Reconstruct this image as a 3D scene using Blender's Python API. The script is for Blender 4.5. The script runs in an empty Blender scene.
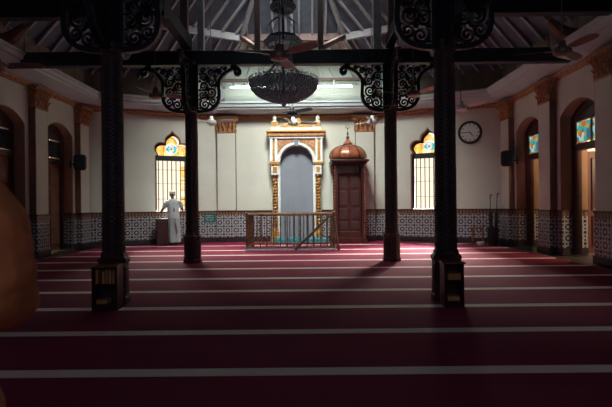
import bpy, bmesh, math, random
from mathutils import Vector, Matrix, noise
random.seed(7)
PI = math.pi
R = math.radians
SC = bpy.context.scene
COL = SC.collection

# ------------------------------------------------------------------ materials
def newmat(name):
    m = bpy.data.materials.new(name); m.use_nodes = True
    nt = m.node_tree; b = nt.nodes['Principled BSDF']
    return m, nt, b

def mat(name, c, rough=.6, metal=0., var=.15, scale=6., bump=.0, spec=.5, bscale=None, stretch=(1, 1, 1)):
    m, nt, b = newmat(name)
    tc = nt.nodes.new('ShaderNodeTexCoord'); mp = nt.nodes.new('ShaderNodeMapping')
    mp.inputs['Scale'].default_value = stretch
    nt.links.new(tc.outputs['Object'], mp.inputs['Vector'])
    n = nt.nodes.new('ShaderNodeTexNoise'); n.inputs['Scale'].default_value = scale; n.inputs['Detail'].default_value = 5
    nt.links.new(mp.outputs['Vector'], n.inputs['Vector'])
    r = nt.nodes.new('ShaderNodeValToRGB')
    r.color_ramp.elements[0].position = .3; r.color_ramp.elements[1].position = .7
    r.color_ramp.elements[0].color = tuple(x * (1 - var) for x in c) + (1,)
    r.color_ramp.elements[1].color = tuple(min(1, x * (1 + var)) for x in c) + (1,)
    nt.links.new(n.outputs['Fac'], r.inputs['Fac']); nt.links.new(r.outputs['Color'], b.inputs['Base Color'])
    b.inputs['Roughness'].default_value = rough; b.inputs['Metallic'].default_value = metal
    b.inputs['Specular IOR Level'].default_value = spec
    if bump:
        n2 = nt.nodes.new('ShaderNodeTexNoise'); n2.inputs['Scale'].default_value = bscale or scale * 5
        nt.links.new(mp.outputs['Vector'], n2.inputs['Vector'])
        bp = nt.nodes.new('ShaderNodeBump'); bp.inputs['Strength'].default_value = bump; bp.inputs['Distance'].default_value = .02
        nt.links.new(n2.outputs['Fac'], bp.inputs['Height']); nt.links.new(bp.outputs['Normal'], b.inputs['Normal'])
    return m

def emis(name, c, s):
    m, nt, b = newmat(name)
    b.inputs['Base Color'].default_value = (*c, 1)
    b.inputs['Emission Color'].default_value = (*c, 1); b.inputs['Emission Strength'].default_value = s
    return m

class NX:
    def __init__(s, nt): s.nt = nt
    def m(s, op, a, b=None, c=None):
        n = s.nt.nodes.new('ShaderNodeMath'); n.operation = op
        for i, v in enumerate((a, b, c)):
            if v is None: continue
            if isinstance(v, (int, float)): n.inputs[i].default_value = v
            else: s.nt.links.new(v, n.inputs[i])
        return n.outputs[0]
    def mix(s, f, a, b):
        n = s.nt.nodes.new('ShaderNodeMix'); n.data_type = 'RGBA'
        s.nt.links.new(f, n.inputs[0])
        for i, v in ((6, a), (7, b)):
            if isinstance(v, tuple): n.inputs[i].default_value = (*v, 1)
            else: s.nt.links.new(v, n.inputs[i])
        return n.outputs[2]
    def coords(s, what='Object'):
        tc = s.nt.nodes.new('ShaderNodeTexCoord'); sp = s.nt.nodes.new('ShaderNodeSeparateXYZ')
        s.nt.links.new(tc.outputs[what], sp.inputs[0]); return sp.outputs

def tile_mat():
    m, nt, b = newmat('patterned_tile'); x = NX(nt); o = x.coords()
    T = .262
    def c(v): return x.m('SUBTRACT', x.m('FRACT', x.m('DIVIDE', v, T)), .5)
    uu = x.m('ADD', o[0], o[1]); cx, cz = c(uu), c(o[2])
    r = x.m('SQRT', x.m('ADD', x.m('MULTIPLY', cx, cx), x.m('MULTIPLY', cz, cz)))
    ax, az = x.m('SUBTRACT', .5, x.m('ABSOLUTE', cx)), x.m('SUBTRACT', .5, x.m('ABSOLUTE', cz))
    rc = x.m('SQRT', x.m('ADD', x.m('MULTIPLY', ax, ax), x.m('MULTIPLY', az, az)))
    ring = x.m('COMPARE', r, .37, .075)
    dot = x.m('LESS_THAN', r, .15)
    rcor = x.m('COMPARE', rc, .2, .05)
    cross = x.m('MULTIPLY', x.m('LESS_THAN', x.m('MINIMUM', x.m('ABSOLUTE', cx), x.m('ABSOLUTE', cz)), .045), x.m('GREATER_THAN', r, .4))
    w = x.m('MAXIMUM', x.m('MAXIMUM', ring, dot), x.m('MAXIMUM', rcor, cross))
    top = x.m('GREATER_THAN', o[2], .90)
    band = x.m('COMPARE', x.m('FRACT', x.m('DIVIDE', uu, .1)), .5, .3)
    col = x.mix(w, (.017, .015, .024), (.36, .35, .37))
    bcol = x.mix(band, (.07, .03, .02), (.22, .11, .06))
    col = x.mix(top, col, bcol)
    nt.links.new(col, b.inputs['Base Color']); b.inputs['Roughness'].default_value = .28
    return m

def carpet_mat():
    m, nt, b = newmat('prayer_carpet'); x = NX(nt); o = x.coords()
    ys = [1.3, 2.42, 3.53, 4.63, 5.72, 6.82, 7.96, 9.17, 10.41, 11.6, 12.82, 14.25]
    f = None
    for y in ys:
        k = x.m('COMPARE', o[1], y, .08)
        f = k if f is None else x.m('MAXIMUM', f, k)
    n = nt.nodes.new('ShaderNodeTexNoise'); n.inputs['Scale'].default_value = 1.3; n.inputs['Detail'].default_value = 6
    n3 = nt.nodes.new('ShaderNodeTexNoise'); n3.inputs['Scale'].default_value = 160
    tc = nt.nodes.new('ShaderNodeTexCoord'); mp = nt.nodes.new('ShaderNodeMapping'); mp.inputs['Scale'].default_value = (.6, 2.5, 1)
    nt.links.new(tc.outputs['Object'], mp.inputs['Vector']); nt.links.new(mp.outputs['Vector'], n.inputs['Vector'])
    nt.links.new(tc.outputs['Object'], n3.inputs['Vector'])
    red = x.mix(n.outputs['Fac'], (.19, .017, .048), (.31, .030, .085))
    red = x.mix(x.m('MULTIPLY', n3.outputs['Fac'], .45), red, (.11, .010, .035))
    col = x.mix(f, red, (.84, .69, .60))
    nt.links.new(col, b.inputs['Base Color']); b.inputs['Roughness'].default_value = .95
    b.inputs['Specular IOR Level'].default_value = .1
    bp = nt.nodes.new('ShaderNodeBump'); bp.inputs['Strength'].default_value = .5; bp.inputs['Distance'].default_value = .01
    nt.links.new(n3.outputs['Fac'], bp.inputs['Height']); nt.links.new(bp.outputs['Normal'], b.inputs['Normal'])
    return m

def stained_mat(name, cols, scale, strength):
    m, nt, b = newmat(name)
    tc = nt.nodes.new('ShaderNodeTexCoord'); v = nt.nodes.new('ShaderNodeTexVoronoi'); v.inputs['Scale'].default_value = scale
    nt.links.new(tc.outputs['Object'], v.inputs['Vector'])
    sp = nt.nodes.new('ShaderNodeSeparateXYZ'); nt.links.new(v.outputs['Color'], sp.inputs[0])
    r = nt.nodes.new('ShaderNodeValToRGB'); r.color_ramp.interpolation = 'CONSTANT'
    el = r.color_ramp.elements
    while len(el) < len(cols): el.new(.5)
    for i, c in enumerate(cols): el[i].position = i / len(cols); el[i].color = (*c, 1)
    nt.links.new(sp.outputs[0], r.inputs['Fac'])
    nt.links.new(r.outputs['Color'], b.inputs['Base Color']); nt.links.new(r.outputs['Color'], b.inputs['Emission Color'])
    b.inputs['Emission Strength'].default_value = strength; b.inputs['Roughness'].default_value = .15  # emission put into the glass colours in place of daylight from behind
    return m

def rosette_mat():
    m, nt, b = newmat('rosette_stained_glass'); x = NX(nt); o = x.coords()
    dz = x.m('SUBTRACT', o[2], 3.09)
    r = x.m('SQRT', x.m('ADD', x.m('MULTIPLY', o[0], o[0]), x.m('MULTIPLY', dz, dz)))
    n = nt.nodes.new('ShaderNodeTexVoronoi'); n.inputs['Scale'].default_value = 11
    tc = nt.nodes.new('ShaderNodeTexCoord'); nt.links.new(tc.outputs['Object'], n.inputs['Vector'])
    sp = nt.nodes.new('ShaderNodeSeparateXYZ'); nt.links.new(n.outputs['Color'], sp.inputs[0])
    amber = x.mix(x.m('GREATER_THAN', sp.outputs[0], .55), (1, .46, .07), (1, .72, .28))
    teal = x.mix(x.m('GREATER_THAN', sp.outputs[1], .5), (.12, .62, .70), (.95, .95, .85))
    c = x.mix(x.m('GREATER_THAN', r, .19), teal, amber)
    c = x.mix(x.m('LESS_THAN', r, .07), c, (1, .95, .85))
    nt.links.new(c, b.inputs['Base Color']); nt.links.new(c, b.inputs['Emission Color'])
    b.inputs['Emission Strength'].default_value = 1.1; b.inputs['Roughness'].default_value = .15  # pane glows by itself, standing in for daylight shining through
    return m

M = dict(
    wall=mat('cream_plaster', (.57, .56, .50), .85, var=.05, scale=1.5, bump=.1, bscale=30),
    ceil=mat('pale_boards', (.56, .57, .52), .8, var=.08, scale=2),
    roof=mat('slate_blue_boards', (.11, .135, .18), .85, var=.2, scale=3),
    rib=mat('pale_rafter_wood', (.34, .34, .37), .7, var=.15, scale=8),
    cornice=mat('white_plaster', (.50, .57, .60), .7, var=.05, scale=3),
    gilt=mat('gilded_plaster', (.40, .19, .085), .5, .2, var=.6, scale=22, bump=.6, bscale=60),
    gold=mat('gold_paint', (.55, .29, .09), .38, .4, var=.3, scale=18, bump=.2),
    brown=mat('brown_paint', (.20, .105, .07), .6, var=.15, scale=5),
    tan=mat('tan_plaster', (.30, .175, .105), .8, var=.1, scale=3),
    dark=mat('dark_carved_wood', (.052, .018, .018), .45, var=.4, scale=12),
    beam=mat('blackened_beam', (.016, .02, .028), .5, var=.3, scale=6, stretch=(.3, 1, 1)),
    iron=mat('black_iron', (.014, .015, .02), .42, .3, var=.3, scale=15),
    post=mat('roof_post_wood', (.13, .08, .075), .7, var=.25, scale=9, stretch=(1, 1, .2)),
    mah=mat('mahogany', (.055, .014, .012), .33, var=.35, scale=7, stretch=(1, 1, .25)),
    dome=mat('varnished_copper_wood', (.30, .10, .05), .3, .2, var=.4, scale=9),
    niche=mat('grey_blue_niche', (.20, .215, .26), .8, var=.06, scale=3),
    white=mat('white_paint', (.72, .72, .70), .5, var=.05, scale=8),
    skirt=mat('dark_stone', (.03, .02, .026), .3, var=.4, scale=10),
    stone=mat('dark_floor_stone', (.05, .035, .035), .35, var=.3, scale=6),
    brass=mat('aged_brass', (.17, .10, .06), .35, .6, var=.35, scale=14),
    blackp=mat('black_plastic', (.012, .012, .015), .6, var=.2),
    fanw=mat('white_fan_enamel', (.55, .55, .55), .35, .1, var=.05),
    fanb=mat('brown_fan_enamel', (.27, .17, .14), .35, .3, var=.15),
    fand=mat('dark_fan_enamel', (.035, .035, .045), .4, .2, var=.15),
    crystal=mat('smoky_crystal', (.55, .68, .78), .25, .0, var=.5, scale=40, spec=1.),
    bowl=mat('smoked_glass', (.06, .10, .15), .3, .0, var=.3, scale=20),
    railwood=mat('rail_wood', (.10, .055, .035), .4, var=.3), wood=mat('orange_brown_wood', (.20, .075, .03), .45, var=.3, scale=10, stretch=(1, 1, .3)),
    teal=mat('teal_rug', (.03, .22, .27), .9, var=.4, scale=25),
    green=mat('green_sign_board', (.01, .10, .10), .4, var=.15),
    skin=mat('brown_skin', (.19, .095, .06), .55, var=.12, scale=12),
    shirt=mat('white_cotton', (.56, .62, .64), .85, var=.07, scale=10, bump=.25, bscale=25),
    sarong=mat('pale_blue_cotton', (.40, .47, .50), .85, var=.2, scale=6, stretch=(6, 6, .6), bump=.3, bscale=12),
    cap=mat('white_knit', (.68, .68, .66), .9, var=.1, scale=60),
    orange=mat('orange_brown_cloth', (.55, .155, .045), .9, var=.25, scale=9, bump=.5, bscale=18),
    purple=mat('dark_plum_cloth', (.05, .02, .035), .9, var=.2),
    hair=mat('black_hair', (.012, .01, .01), .6, var=.2, scale=50),
    verwall=mat('yellow_limewash', (.62, .50, .28), .85, var=.08, scale=3),
    redsh=mat('red_shutter_paint', (.13, .03, .02), .5, var=.2, stretch=(1, 1, .2)),
    paper=mat('book_pages', (.6, .5, .36), .8, var=.1, scale=30),
    tile=tile_mat(), carpet=carpet_mat(), upper=mat('brown_boards', (.23, .165, .14), .85, var=.15, stretch=(1, 1, .3)),
    tube=emis('fluorescent_tube', (.72, 1., .95), 22.),
    glassd=mat('dark_glass', (.04, .06, .08), .08, .2, var=.4, scale=6),
    trefoil=rosette_mat(),
    leafglass=stained_mat('yellow_leaded_glass', [(1, .7, .3), (1, .88, .65), (1, .55, .12), (1, .95, .85)], 9, .9),
    transom=stained_mat('transom_stained_glass', [(.6, .2, .02), (.06, .3, .14), (.7, .4, .06), (.08, .5, .5), (.5, .85, .8), (.06, .2, .3)], 9, .6),
)
M['bowl'].node_tree.nodes['Principled BSDF'].inputs['Alpha'].default_value = .7
bookcols = [mat('book_cloth_%s' % n, c, .6) for n, c in (('brown', (.62, .24, .07)), ('maroon', (.2, .03, .03)), ('tan', (.7, .38, .14)), ('green', (.03, .1, .06)))]

# ------------------------------------------------------------------ mesh builder
class MB:
    def __init__(s): s.b = bmesh.new()
    def box(s, x0, x1, y0, y1, z0, z1, mt=None, bev=0):
        r = bmesh.ops.create_cube(s.b, size=1)['verts']
        for v in r:
            v.co = Vector((x0 + (v.co.x + .5) * (x1 - x0), y0 + (v.co.y + .5) * (y1 - y0), z0 + (v.co.z + .5) * (z1 - z0)))
        if bev:
            es = list({e for v in r for e in v.link_edges})
            rr = bmesh.ops.bevel(s.b, geom=es, offset=bev, segments=2, affect='EDGES', profile=.5)
            r = list({v for f in rr['faces'] for v in f.verts} | {v for v in r if v.is_valid})
        if mt is not None:
            for v in r: v.co = mt @ v.co
        return s
    def loft(s, rings, closed=True, cap=True):
        vs = [[s.b.verts.new(p) for p in ring] for ring in rings]
        n = len(vs[0])
        for a, c in zip(vs, vs[1:]):
            for i in range(n if closed else n - 1):
                j = (i + 1) % n
                s.b.faces.new((a[i], a[j], c[j], c[i]))
        if cap and closed and n > 2:
            s.b.faces.new(list(reversed(vs[0]))); s.b.faces.new(vs[-1])
        return s
    def lathe(s, prof, c=(0, 0, 0), seg=24, fn=None):
        rings = []
        for r, z in prof:
            ring = []
            for i in range(seg):
                a = 2 * PI * i / seg; rr = max(r, .0006)
                if fn: rr = fn(rr, a, z)
                ring.append((c[0] + rr * math.cos(a), c[1] + rr * math.sin(a), c[2] + z))
            rings.append(ring)
        return s.loft(rings)
    def tube(s, pts, r, seg=8, closed=False, up=None, flat=1.):
        pts = [Vector(p) for p in pts]; n = len(pts)
        rs = r if isinstance(r, (list, tuple)) else [r] * n
        rings = []; prevn = None
        for i, p in enumerate(pts):
            if closed: t = pts[(i + 1) % n] - pts[i - 1]
            else: t = pts[min(i + 1, n - 1)] - pts[max(i - 1, 0)]
            if t.length < 1e-9: t = Vector((0, 0, 1))
            t.normalize()
            if prevn is None:
                u = Vector(up) if up else (Vector((0, 0, 1)) if abs(t.z) < .9 else Vector((1, 0, 0)))
                nn = (u - t * u.dot(t)).normalized()
            else: nn = (prevn - t * prevn.dot(t)).normalized()
            prevn = nn; bb = t.cross(nn)
            rings.append([p + (nn * math.cos(2 * PI * k / seg) + bb * math.sin(2 * PI * k / seg) * flat) * rs[i] for k in range(seg)])
        if closed:
            rings.append(rings[0]); return s.loft(rings, cap=False)
        return s.loft(rings)
    def ell(s, c, r, rot=None, seg=16):
        vs = bmesh.ops.create_uvsphere(s.b, u_segments=seg, v_segments=seg // 2 + 2, radius=1)['verts']
        for v in vs:
            q = Vector((v.co.x * r[0], v.co.y * r[1], v.co.z * r[2]))
            if rot: q = rot @ q
            v.co = q + Vector(c)
        return s
    def octa(s, c, r, h):
        c = Vector(c); b = s.b
        t = b.verts.new(c + Vector((0, 0, h))); d = b.verts.new(c - Vector((0, 0, h)))
        q = [b.verts.new(c + Vector((r * math.cos(k * PI / 2), r * math.sin(k * PI / 2), 0))) for k in range(4)]
        for k in range(4):
            b.faces.new((q[k], q[(k + 1) % 4], t)); b.faces.new((q[(k + 1) % 4], q[k], d))
        return s
    def build(s, name, m, parent=None, smooth=False, mw=None):
        bmesh.ops.recalc_face_normals(s.b, faces=s.b.faces)
        me = bpy.data.meshes.new(name); s.b.to_mesh(me); s.b.free()
        return link(name, me, m, parent, smooth, mw)

def link(name, me, m, parent=None, smooth=False, mw=None):
    o = bpy.data.objects.new(name, me); COL.objects.link(o)
    for mm in (m if isinstance(m, list) else [m]): me.materials.append(mm)
    if smooth:
        for p in me.polygons: p.use_smooth = True
        try:
            md = o.modifiers.new('edges', 'EDGE_SPLIT'); md.split_angle = R(40)
        except Exception: pass
    if parent: o.parent = parent
    if mw is not None: o.matrix_world = mw if not parent else mw
    return o

def empty(name, loc, rz=0, label=None, cat=None, group=None):
    o = bpy.data.objects.new(name, None); COL.objects.link(o)
    o.location = loc; o.rotation_euler = (0, 0, rz); o.empty_display_size = .1
    return tag(o, label, cat, group)
def tag(o, label=None, cat=None, group=None, kind=None):
    for k, v in (('label', label), ('category', cat), ('group', group), ('kind', kind)):
        if v: o[k] = v
    return o
def copy_tree(o, loc=None, rz=None, label=None):
    def rec(a, p):
        c = a.copy(); COL.objects.link(c)
        if p: c.parent = p
        for ch in a.children: rec(ch, c)
        return c
    c = rec(o, None)
    if loc is not None: c.location = loc
    if rz is not None: c.rotation_euler[2] = rz
    if label: c['label'] = label
    return c

def plate_mesh(outlines, thick):
    """filled 2D outlines (even-odd holes) extruded: local x,y in-plane, z thickness"""
    cu = bpy.data.curves.new('outline', 'CURVE'); cu.dimensions = '2D'; cu.fill_mode = 'BOTH'; cu.extrude = thick / 2
    for ol in outlines:
        sp = cu.splines.new('POLY'); sp.points.add(len(ol) - 1)
        for p, q in zip(sp.points, ol): p.co = (q[0], q[1], 0, 1)
        sp.use_cyclic_u = True
    ob = bpy.data.objects.new('outline', cu); COL.objects.link(ob)
    dg = bpy.context.evaluated_depsgraph_get(); dg.update()
    me = bpy.data.meshes.new_from_object(ob.evaluated_get(dg))
    bpy.data.objects.remove(ob); bpy.data.curves.remove(cu)
    return me
def plate(name, outlines, thick, m, parent=None, w0=0.):
    """upright plate: local x = along, z = up, y from w0 to w0+thick"""
    me = plate_mesh(outlines, thick)
    for v in me.vertices: v.co = Vector((v.co.x, w0 + thick / 2 - v.co.z, v.co.y))
    me.materials.clear()
    bm = bmesh.new(); bm.from_mesh(me); bmesh.ops.remove_doubles(bm, verts=bm.verts, dist=1e-5)
    bmesh.ops.recalc_face_normals(bm, faces=bm.faces); bm.to_mesh(me); bm.free(); me.name = name
    return link(name, me, m, parent)
def place(o, x, y, z=0, rz=0): o.location = (x, y, z); o.rotation_euler = (0, 0, rz); return o

def struct(o): o['kind'] = 'structure'; return o

# ------------------------------------------------------------------ layout
CX = -.35
XL, XR, YF = -6.65, 5.95, -3.0
P = [(XL, YF), (XL, 14.1), (-3.0, 15.8), (2.3, 15.8), (XR, 14.1), (XR, YF)]
EAVE = 5.3; WT = .62; WH = 5.42

def arc_open(c, w, zs, zc, n=14, z0=-.01):
    """door opening outline with segmental arch"""
    h = w / 2; rise = zc - zs; rad = (h * h + rise * rise) / (2 * rise); a0 = math.asin(h / rad)
    pts = [(c - h, z0)]
    for i in range(n + 1):
        a = -a0 + 2 * a0 * i / n
        pts.append((c + rad * math.sin(a), zc - rad + rad * math.cos(a)))
    pts.append((c + h, z0))
    return pts

TREF = [(.56, 1.0), (.56, 2.82), (.50, 2.87), (.52, 2.92), (.565, 2.98), (.58, 3.06), (.57, 3.14), (.53, 3.21), (.46, 3.26), (.38, 3.28), (.30, 3.27), (.25, 3.28), (.255, 3.35), (.235, 3.42), (.18, 3.49), (.1, 3.55), (.04, 3.61), (0, 3.68)]
def trefoil(c, sc=1., zlo=None, off=0.):
    h = [(max(0, x - off), z - (off if z > 3.1 else 0)) for x, z in TREF]
    if zlo is not None: h = [(h[0][0], zlo)] + [p for p in h if p[1] > zlo]
    return [(c + x, z) for x, z in h] + [(c - x, z) for x, z in reversed(h[:-1])]

# ---- side walls.  local x of the plate runs along the wall, local +y outward
DR = [(12.545, 1.41), (10.255, 1.41)]
DL = [(12.69, 1.41), (10.42, 1.41)]
def side_wall(side):
    right = side == 'right'
    ds = DR if right else DL
    # right wall: local x -> -Y world so that +y -> outward(+X): rotate -90deg
    rz = -PI / 2 if right else PI / 2
    def lx(y): return -y if right else y
    outer = [(lx(YF), -.02), (lx(YF), WH), (lx(14.1), WH), (lx(14.1), -.02)]
    # notch door openings directly into the outline bottom
    pts = [(lx(YF - .1), WH), (lx(YF - .1), -.03)]
    for c, w in sorted(ds):
        o = arc_open(lx(c), w, 3.2, 3.5, z0=-.03)
        if right: o = list(reversed(o))
        pts += o
    pts += [(lx(14.1), -.03), (lx(14.1), WH)]
    X = XR if right else XL
    w = struct(place(plate('wall_' + side, [pts], WT, M['wall']), X, 0, 0, rz))
    # reveals lining each opening
    for i, (c, wd) in enumerate(ds):
        a = arc_open(lx(c), wd, 3.2, 3.5, z0=0.02); b = arc_open(lx(c), wd - .03, 3.2, 3.485, z0=0.02)
        r = plate('reveal', [a + list(reversed(b))], WT + .01, M['tan'], None, -.012)
        place(r, X, 0, 0, rz); r.name = 'trim_1'; struct(r)
    # wainscot panels between openings
    edges = [YF] + [e for c, wd in sorted(ds) for e in (c - wd / 2, c + wd / 2)] + [14.1]
    for a, b in zip(edges[::2], edges[1::2]):
        q0, q1 = sorted((lx(a), lx(b)))
        t = MB().box(q0, q1, -.025, 0, .17, 1.015).build('trim_2', M['tile']); struct(place(t, X, 0, 0, rz))
        t = MB().box(q0, q1, -.045, 0, 1.015, 1.05, bev=.006).build('trim_3', M['dark']); struct(place(t, X, 0, 0, rz))
        t = MB().box(q0, q1, -.06, 0, 0, .17, bev=.01).build('baseboard_' + side, M['skirt']); struct(place(t, X, 0, 0, rz))
    # tiles on the far jambs (facing the camera)
    s = 1 if right else -1
    for c, wd in ds:
        yj = c + wd / 2 - .016
        x0, x1 = sorted((X + s * .0, X + s * .6))
        t = MB().box(0, x1 - x0, -.012, 0, .17, 1.015).build('trim_2', M['tile']); struct(place(t, x0, yj, 0))
        t = MB().box(0, x1 - x0, -.03, 0, 1.015, 1.05).build('trim_3', M['dark']); struct(place(t, x0, yj, 0))
        t = MB().box(0, x1 - x0, -.03, 0, 0.0, .17).build('baseboard_' + side, M['skirt']); struct(place(t, x0, yj, 0))
    return w
side_wall('right'); side_wall('left')

# ---- angled and back walls
def seg_wall(name, a, b, holes, x0=-.1, x1=.1, T=.5):
    d = Vector((b[0] - a[0], b[1] - a[1])); L = d.length; rz = math.atan2(d.y, d.x)
    o = plate(name, [[(x0, -.02), (L + x1, -.02), (L + x1, WH), (x0, WH)]] + holes, T, M['wall'])
    struct(place(o, a[0], a[1], 0, rz)); return rz, L
WA = seg_wall('wall_back_left', P[1], P[2], [trefoil(2.6)])
WB = seg_wall('wall_back', P[2], P[3], [])
WC = seg_wall('wall_back_right', P[3], P[4], [trefoil(1.78)])
def seg_trim(a, wr, name):
    rz, L = wr
    struct(place(MB().box(0, L, -.025, 0, .17, 1.015).build('trim_2', M['tile']), a[0], a[1], 0, rz))
    struct(place(MB().box(0, L, -.045, 0, 1.015, 1.05, bev=.006).build('trim_3', M['dark']), a[0], a[1], 0, rz))
    struct(place(MB().box(0, L, -.06, 0, 0, .17, bev=.01).build('baseboard_' + name, M['skirt']), a[0], a[1], 0, rz))
seg_trim(P[1], WA, 'back_left'); seg_trim(P[2], WB, 'back'); seg_trim(P[3], WC, 'back_right')
struct(MB().box(XL - .62, XR + .62, YF - .3, YF, -.02, 9.4).build('wall_front', M['wall']))

# ---- floor
fl = MB().box(-9, 10.5, YF - .2, 16.6, -.2, -.02).build('floor', M['stone']); struct(fl)
cp = MB(); cp.b.faces.new([cp.b.verts.new(p) for p in [(XL + .45, YF, 0), (5.5, YF, 0), (5.5, 13.9, 0), (2.2, 15.7, 0), (-2.95, 15.7, 0), (XL + .45, 14.05, 0)]])
ex = bmesh.ops.extrude_face_region(cp.b, geom=cp.b.faces[:]); bmesh.ops.translate(cp.b, verts=[v for v in ex['geom'] if isinstance(v, bmesh.types.BMVert)], vec=(0, 0, -.02))
struct(cp.build('floor', M['carpet']))

# ---- cornice swept around the walls
def inset(i, o):
    def nrm(a, b):
        d = Vector((b[0] - a[0], b[1] - a[1])).normalized(); return Vector((d.y, -d.x))
    p = Vector(P[i])
    if i == 0: return p + nrm(P[0], P[1]) * o
    if i == len(P) - 1: return p + nrm(P[-2], P[-1]) * o
    n1, n2 = nrm(P[i - 1], P[i]), nrm(P[i], P[i + 1]); b = (n1 + n2).normalized()
    return p + b * (o / b.dot(n1))
def sweep(name, prof, m):
    rings = []
    for i in range(len(P)):
        rings.append([(*inset(i, o), z) for o, z in prof])
    return struct(MB().loft(rings).build(name, m))
sweep('trim_4', [(0, 4.11), (.04, 4.12), (.05, 4.14), (.09, 4.17), (.1, 4.23), (.06, 4.24), (0, 4.24)], M['gilt'])
sweep('trim_5', [(0, 4.235), (.1, 4.25), (.16, 4.26), (.5, 4.34), (.54, 4.35), (.545, 4.40), (.60, 4.415), (.62, 4.50), (.66, 4.52), (.66, 4.57), (0, 4.60)], M['cornice'])

for i, (nm) in enumerate(('left', 'back_left', None, 'back_right', 'right')):
    if nm is None: continue
    a, b_ = P[i], P[i + 1]; d_ = Vector((b_[0] - a[0], b_[1] - a[1])); L_ = d_.length
    bd = MB().box(0, L_, -.03, 0, 4.55, 5.33)
    for k in range(int(L_ / .6)): bd.box(.3 + k * .6, .33 + k * .6, -.045, -.03, 4.56, 5.32)
    struct(place(bd.build('trim_8', M['upper']), a[0], a[1], 0, math.atan2(d_.y, d_.x)))
# ---- roof
Q = [(-4.95, YF), (-4.95, 12.7), (-1.92, 14.3), (1.22, 14.3), (4.25, 12.7), (4.25, YF)]
ZP = 6.43; AP = Vector((CX, 11.0, 9.0)); RB = Vector((CX, YF, 9.0))
Po = [inset(i, -.12) for i in range(6)]
ce = bpy.data.objects.new('ceiling', None); COL.objects.link(ce); struct(ce)
def roofpart(nm, faces, m):
    mb = MB()
    for f in faces: mb.b.faces.new([mb.b.verts.new(p) for p in f])
    o = mb.build(nm, m, ce)
    sd = o.modifiers.new('t', 'SOLIDIFY'); sd.thickness = .06; sd.offset = 0
    return o
def p3(p, z): return (p[0], p[1], z)
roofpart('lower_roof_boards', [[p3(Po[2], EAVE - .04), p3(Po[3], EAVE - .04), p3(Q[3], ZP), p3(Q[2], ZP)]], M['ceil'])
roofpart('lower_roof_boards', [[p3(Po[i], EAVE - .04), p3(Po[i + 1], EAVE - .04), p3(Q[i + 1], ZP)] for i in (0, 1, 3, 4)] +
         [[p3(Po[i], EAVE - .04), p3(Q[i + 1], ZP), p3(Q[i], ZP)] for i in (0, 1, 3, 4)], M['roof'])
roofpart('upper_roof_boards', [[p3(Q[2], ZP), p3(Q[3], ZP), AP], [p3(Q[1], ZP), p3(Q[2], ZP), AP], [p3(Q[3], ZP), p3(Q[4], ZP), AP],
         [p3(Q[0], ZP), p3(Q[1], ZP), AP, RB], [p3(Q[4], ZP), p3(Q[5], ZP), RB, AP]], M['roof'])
def rod(nm, a, b, w, h, m, parent=ce):
    a, b = Vector(a), Vector(b); d = (b - a); L = d.length; d.normalize()
    up = Vector((0, 0, 1)) if abs(d.z) < .95 else Vector((0, 1, 0))
    s_ = d.cross(up).normalized(); u = s_.cross(d)
    mt = Matrix((( d.x, s_.x, u.x, a.x), (d.y, s_.y, u.y, a.y), (d.z, s_.z, u.z, a.z), (0, 0, 0, 1)))
    return MB().box(0, L, -w / 2, w / 2, -h / 2, h / 2, mt).build(nm, m, parent)
def ribs(a0, a1, b0, b1, n, w=.06, m=None, s0=0., s1=1.):
    a0, a1, b0, b1 = map(Vector, (a0, a1, b0, b1))
    for i in range(n):
        t = s0 + (s1 - s0) * (i + .5) / n
        a, b = a0.lerp(a1, t), b0.lerp(b1, t); a = a.lerp(b, .01); b = a.lerp(b, .97)
        off = Vector((0, 0, -.07))
        rod('rafter', a + off, b + off, w, .08, m or M['rib'])
ribs(p3(P[2], EAVE), p3(P[3], EAVE), p3(Q[2], ZP), p3(Q[3], ZP), 14, .025, M['ceil'])
ribs(p3(P[1], EAVE), p3(P[2], EAVE), p3(Q[1], ZP), p3(Q[2], ZP), 9)
ribs(p3(P[3], EAVE), p3(P[4], EAVE), p3(Q[3], ZP), p3(Q[4], ZP), 9)
ribs((XL, 7, EAVE), (XL, 13.8, EAVE), (-4.95, 7, ZP), (-4.95, 12.6, ZP), 11)
ribs((XR, 7, EAVE), (XR, 13.8, EAVE), (4.25, 7, ZP), (4.25, 12.6, ZP), 11)
for s_, q1, q2 in ((1, Q[1], Q[2]), (1, Q[4], Q[3]), (1, Q[2], Q[3])):
    a0, a1 = Vector(p3(q1, ZP)), Vector(p3(q2, ZP))
    # rafters square to the purlin, ending on the hips
    for i in range(8):
        t = (i + .5) / 8; a = a0.lerp(a1, t)
        mid = Vector(((a0.x + a1.x) / 2, (a0.y + a1.y) / 2, ZP)); dv = (AP - mid)
        f = (1 - abs(2 * t - 1)) * .98
        b = a + dv * f
        rod('rafter', a + Vector((0, 0, -.07)), b + Vector((0, 0, -.07)), .06, .08, M['rib'])
for x, q in ((-4.95, 1), (4.25, 1)):
    for i in range(7):
        y = 8.3 + i * .6
        f = 1 if y < 11 else (12.7 - y) / 1.7
        a = Vector((x, y, ZP)); b = Vector((CX, y, 9.0)); b = a.lerp(b, max(.05, f * .98))
        rod('rafter', a + Vector((0, 0, -.07)), b + Vector((0, 0, -.07)), .06, .08, M['rib'])
for i in range(5): rod('purlin', p3(Q[i], ZP - .12), p3(Q[i + 1], ZP - .12), .12, .2, M['rib'] if i in (1, 3) else M['post'])
for q in (Q[1], Q[2], Q[3], Q[4]): rod('hip_rafter', p3(q, ZP - .1), AP + Vector((0, 0, -.12)), .11, .16, M['rib'])
for i in (1, 2, 3, 4): rod('hip_rafter', p3(inset(i, .02), EAVE), p3(Q[i], ZP - .12), .09, .12, M['rib'])

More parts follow.
